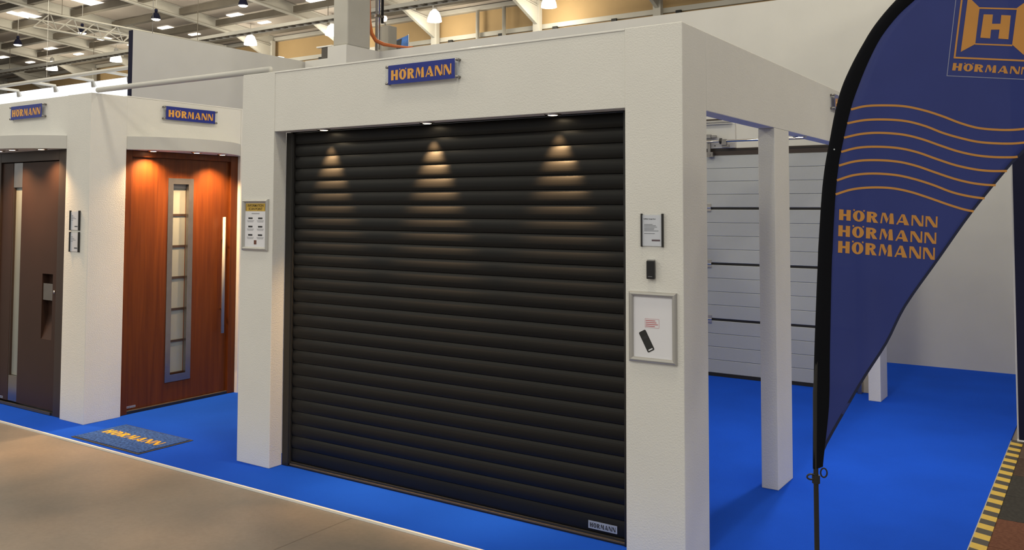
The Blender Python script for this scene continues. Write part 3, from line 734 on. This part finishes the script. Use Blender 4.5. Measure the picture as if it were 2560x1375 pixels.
FL = ['leftmost glowing high bay lamp over the lit white wall', 'glowing high bay lamp just left of the navy partition edge', 'glowing high bay lamp above the tall white partition', 'glowing high bay lamp half hidden by the concrete column', 'glowing high bay lamp right of the concrete column and wall lamp', 'glowing high bay lamp cut by the top of the picture']
for (x, y_), l in zip(far, FL): high_bay((x, y_, 8.5), l, True, 'far row of high bay lamps')
near = [(-35.44, 14.7), (-30.83, 14.78), (-26.21, 14.83), (-21.87, 15.12)]
NL = ['leftmost small dark-topped roof lamp', 'second small dark-topped roof lamp from the left', 'small dark-topped roof lamp above the tall white partition', 'small dark-topped roof lamp cut by the top of the picture']
for (x, y_), l in zip(near, NL): high_bay((x, y_, 8.5), l, False, 'near row of roof lamps')
proto = None
for x in (-17.9, -8.9, .1, 9.1):
    for y_ in (9.4, 4.0, -1.4, -6.8, -12.2):
        if proto is None: proto = high_bay((x, y_, 8.5), 'roof lamp of the hall above the picture', True, 'roof lamps above the picture')
        else: dup_tree(proto, (x, y_, 8.5), 'roof lamp of the hall above the picture')

# ------------------------------------------------------------------ door mat
mt = thing('door_mat', 'dark blue lettered door mat in front of the wooden door', 'door mat', (-4.29, -.07, 0))
MX0, MX1, MY0, MY1 = -4.715, -3.880, -.285, .160
box('rubber_base', MATBORD, mt, MX0, MX1, MY0, MY1, 0.0002, .004, bevel=.002)
pile = box('pile', MATBLUE, mt, MX0+.018, MX1-.018, MY0+.018, MY1-.018, .004, .009, bevel=.002)
lettering(pile, MATYEL, lambda u, v, w: (-4.632+u, -.096+v, .009+w), .665, .088, .0012)

# ------------------------------------------------------------------ feather flag
OUTER = [(-0.009, 0.713), (-0.009, 0.741), (-0.005, 0.95), (0.003, 1.168), (0.012, 1.355), (0.02, 1.503), (0.022, 1.543), (0.03, 1.653), (0.04, 1.772), (0.054, 1.875), (0.071, 1.958), (0.094, 2.069), (0.122, 2.166), (0.161, 2.252), (0.207, 2.335), (0.26, 2.418), (0.341, 2.513), (0.45, 2.615), (0.593, 2.719), (0.751, 2.798), (0.909, 2.846)]
INNER = [(0.03, 0.723), (0.031, 0.749), (0.055, 0.95), (0.061, 1.151), (0.068, 1.355), (0.074, 1.503), (0.077, 1.543), (0.084, 1.654), (0.093, 1.764), (0.102, 1.838), (0.115, 1.913), (0.158, 2.084), (0.197, 2.19), (0.236, 2.279), (0.285, 2.37), (0.351, 2.453), (0.416, 2.513), (0.512, 2.595), (0.639, 2.671), (0.781, 2.735), (0.907, 2.767)]
TRAIL = [(0.031, 0.749), (0.045, 0.806), (0.17, 1.023), (0.28, 1.185), (0.356, 1.324), (0.49, 1.504), (0.625, 1.689), (0.776, 1.874), (0.823, 1.922), (0.919, 2.045), (0.978, 2.201), (0.999, 2.42), (0.966, 2.64), (0.907, 2.767)]
WAVES = [[(0.158, 2.084), (0.218, 2.098), (0.303, 2.101), (0.374, 2.097), (0.448, 2.081), (0.515, 2.059), (0.581, 2.033), (0.647, 2.014), (0.714, 2.007), (0.779, 2.006), (0.855, 2.013)], [(0.142, 2.03), (0.209, 2.043), (0.291, 2.046), (0.373, 2.04), (0.447, 2.021), (0.513, 1.995), (0.58, 1.975), (0.646, 1.96), (0.713, 1.954), (0.777, 1.953), (0.833, 1.958)], [(0.128, 1.974), (0.194, 1.989), (0.268, 1.994), (0.357, 1.988), (0.431, 1.971), (0.505, 1.945), (0.571, 1.923), (0.638, 1.908), (0.704, 1.901), (0.771, 1.9), (0.796, 1.902)], [(0.116, 1.919), (0.178, 1.935), (0.252, 1.94), (0.341, 1.935), (0.415, 1.919), (0.489, 1.893), (0.562, 1.869), (0.636, 1.853), (0.695, 1.847), (0.755, 1.847)], [(0.106, 1.866), (0.17, 1.883), (0.244, 1.888), (0.333, 1.883), (0.407, 1.867), (0.48, 1.842), (0.554, 1.817), (0.62, 1.801), (0.672, 1.794), (0.712, 1.792)], [(0.097, 1.809), (0.161, 1.829), (0.236, 1.836), (0.325, 1.831), (0.398, 1.816), (0.472, 1.793), (0.545, 1.765), (0.612, 1.749), (0.669, 1.741)], [(0.091, 1.755), (0.153, 1.774), (0.227, 1.782), (0.309, 1.78), (0.383, 1.766), (0.456, 1.743), (0.53, 1.717), (0.588, 1.699), (0.627, 1.691)]]
TEXTS = [((0.102, 1.657), (0.486, 1.628), (0.104, 1.698)), ((0.098, 1.595), (0.48, 1.565), (0.1, 1.637)), ((0.096, 1.532), (0.473, 1.504), (0.098, 1.577)), ((0.554, 2.238), (0.849, 2.219), (0.559, 2.267))]
FP = Vector((.7354, -.4932, ZF)); FU = Vector((.8307, .5567, 0)); FN = Vector((.5567, -.8307, 0))
flag = thing('feather_flag', 'tall navy feather flag with orange lettering on a black pole', 'flag', FP)
def billow(s, z): return .010 * math.sin(s * 5.0 + z * 1.3) * min(1, max(0, s) / .12)
def fl(s, z, w): return Vector((FP.x, FP.y, z)) + FU * s + FN * (w + billow(s, z))
def catmull(P, n=4):
    out = []
    for i in range(len(P)-1):
        p0, p1, p2, p3 = P[max(i-1, 0)], P[i], P[i+1], P[min(i+2, len(P)-1)]
        for k in range(n):
            t = k / n
            out.append(tuple(.5*((2*p1[c]) + (-p0[c]+p2[c])*t + (2*p0[c]-5*p1[c]+4*p2[c]-p3[c])*t*t + (-p0[c]+3*p1[c]-3*p2[c]+p3[c])*t**3) for c in (0, 1)))
    return out + [P[-1]]
def at_z(P, z):                       # s of a polyline at height z
    for a, b in zip(P[:-1], P[1:]):
        if (a[1]-z) * (b[1]-z) <= 0 and a[1] != b[1]: return a[0] + (b[0]-a[0]) * (z-a[1]) / (b[1]-a[1])
    return P[-1][0]
IN_, TR_ = catmull(INNER[1:], 4), catmull(TRAIL, 4)
mb = MB(); rows, cols = 70, 18
for side, w in ((0, .0006), (1, -.0006)):
    for r in range(rows+1):
        z = .7495 + (2.7665 - .7495) * r / rows
        a, b = at_z(IN_, z) - .006, at_z(TR_, z)
        for c in range(cols+1): mb.v.append(tuple(fl(a + (b-a)*c/cols, z, w)))
for r in range(rows):
    for c in range(cols):
        q = r*(cols+1)+c; mb.f.append((q, q+1, q+cols+2, q+cols+1))
mb.v = mb.v[:(rows+1)*(cols+1)]
sail = mb.build('sail', FLAGBLUE, flag, smooth=True)
so = sail.modifiers.new('cloth_thickness', 'SOLIDIFY'); so.thickness = .0006; so.offset = 0
hem = catmull(TRAIL, 4)
mbh = MB()
for a, b in zip(hem[:-1], hem[1:]):
    d = Vector((b[0]-a[0], b[1]-a[1])); n = Vector((-d.y, d.x)).normalized() * .010
    mbh.prism([a, b, (b[0]+n.x, b[1]+n.y), (a[0]+n.x, a[1]+n.y)], fl, -.0012, .0012)
mbh.build('hem', mat('flag_hem', (.006, .010, .045), .8), sail)
# sleeve: tube flattened around the pole
Oc, Ic = catmull(OUTER, 4), catmull(INNER, 4)
mbs = MB(); n = 10
for a, b in zip(Oc, Ic):
    for k in range(n):
        w = 2*math.pi*k/n; e = .5 - .5*math.cos(w); th = .013*math.sin(w)*(1 - .55*e)
        mbs.v.append(tuple(fl(a[0]+(b[0]-a[0])*e, a[1]+(b[1]-a[1])*e, th)))
for i in range(len(Oc)-1):
    for k in range(n):
        k2 = (k+1) % n; mbs.f.append((i*n+k, i*n+k2, (i+1)*n+k2, (i+1)*n+k))
mbs.f += [tuple(range(n))[::-1], tuple((len(Oc)-1)*n+k for k in range(n))]
mbs.build('pole_sleeve', FLAGBLK, flag, smooth=True)
MB().tube([fl(.004, ZF+.02, 0), fl(.002, .3, 0), fl(.002, .80, 0), fl(.004, 1.0, 0)] + [fl(a[0]+.012, a[1], 0) for a in OUTER[3:]], [.0095]*4 + [.0075]*(len(OUTER)-3), 12).build('pole', BLACKM, flag, smooth=True)
MB().tube([fl(.002, .66, 0), fl(.002, .69, 0)], .015, 12).build('pole_clip', BLACKM, flag)
hk = MB(); hk.tube([fl(-.002+.016*math.cos(w)-.016, .685+.010*math.sin(w), .006) for w in [2*math.pi*k/14 for k in range(15)]], .0035, 8); hk.build('hook', BLACKM, flag)
hk = MB(); hk.tube([fl(.030+.012*math.cos(w), .700+.017*math.sin(w), .004) for w in [2*math.pi*k/14 for k in range(15)]], .003, 8); hk.build('elastic_loop', RUBBER, flag)
MB().box(FP.x-.14, FP.x+.14, FP.y-.02, FP.y+.02, ZF+.0005, ZF+.02).box(FP.x-.02, FP.x+.02, FP.y-.14, FP.y+.14, ZF+.0005, ZF+.02).build('cross_foot', BLACKM, flag)
MB().tube([fl(.085, 1.928, .006), fl(.085, 1.928, .012)], .003, 8).build('eyelet', CHROME, flag)
def ribbon(name, pts, half, m, parent, w0=.0016, closed=False):
    P = catmull(pts, 5); q = MB()
    for a, b in zip(P[:-1], P[1:]):
        d = Vector((b[0]-a[0], b[1]-a[1]));  nn = Vector((-d.y, d.x)).normalized() * half
        q.prism([(a[0]-nn.x, a[1]-nn.y), (b[0]-nn.x, b[1]-nn.y), (b[0]+nn.x, b[1]+nn.y), (a[0]+nn.x, a[1]+nn.y)], fl, w0, w0+.0003)
    return q.build(name, m, parent)
for wv in WAVES: ribbon('wave_stripe', wv, .0042, FLAGORANGE, sail)
for (o_, e_, t_) in TEXTS:
    o_, e_, t_ = Vector(o_), Vector(e_), Vector(t_); ex, ey = e_-o_, t_-o_
    def f(u, v, w, o_=o_, ex=ex, ey=ey):
        q = o_ + ex*u + ey*v; return fl(q.x, q.y, .0016 + w)
    lettering(sail, FLAGORANGE, f, 1.0, 1.0, .0003)
def poly(name, pts, m): MB().prism(pts, fl, .0016, .0019).build(name, m, sail)
def outline(name, pts, half, m):
    q = MB()
    for i in range(len(pts)):
        a, b = Vector(pts[i]), Vector(pts[(i+1) % len(pts)]); d = (b-a).normalized(); nn = Vector((-d.y, d.x))*half; a = a-d*half; b = b+d*half
        for k in range(6):
            c0, c1 = a+(b-a)*k/6, a+(b-a)*(k+1)/6
            q.prism([tuple(c0-nn), tuple(c1-nn), tuple(c1+nn), tuple(c0+nn)], fl, .0016, .0019)
    q.build(name, m, sail)
outline('emblem_border', [(0.534, 2.217), (0.856, 2.2), (0.902, 2.60), (0.585, 2.612)], .0013, FLAGWHITE)
outline('emblem_frame', [(0.564, 2.288), (0.853, 2.273), (0.892, 2.545), (0.601, 2.56)], .0033, FLAGORANGE)
poly('emblem_wing', [(0.619, 2.527), (0.662, 2.483), (0.643, 2.34), (0.588, 2.31)], FLAGORANGE)
poly('emblem_wing', [(0.848, 2.512), (0.804, 2.48), (0.783, 2.337), (0.826, 2.297)], FLAGORANGE)
poly('emblem_bar', [(0.662, 2.484), (0.804, 2.479), (0.803, 2.473), (0.661, 2.478)], FLAGORANGE)
poly('emblem_bar', [(0.643, 2.343), (0.784, 2.337), (0.783, 2.331), (0.642, 2.338)], FLAGORANGE)
poly('emblem_letter', [(0.677, 2.456), (0.712, 2.455), (0.708, 2.419), (0.704, 2.396), (0.7, 2.362), (0.663, 2.365)], FLAGORANGE)
poly('emblem_letter', [(0.744, 2.453), (0.78, 2.451), (0.769, 2.358), (0.731, 2.361), (0.736, 2.396), (0.74, 2.419)], FLAGORANGE)
poly('emblem_letter', [(0.708, 2.419), (0.74, 2.419), (0.736, 2.396), (0.704, 2.396)], FLAGORANGE)
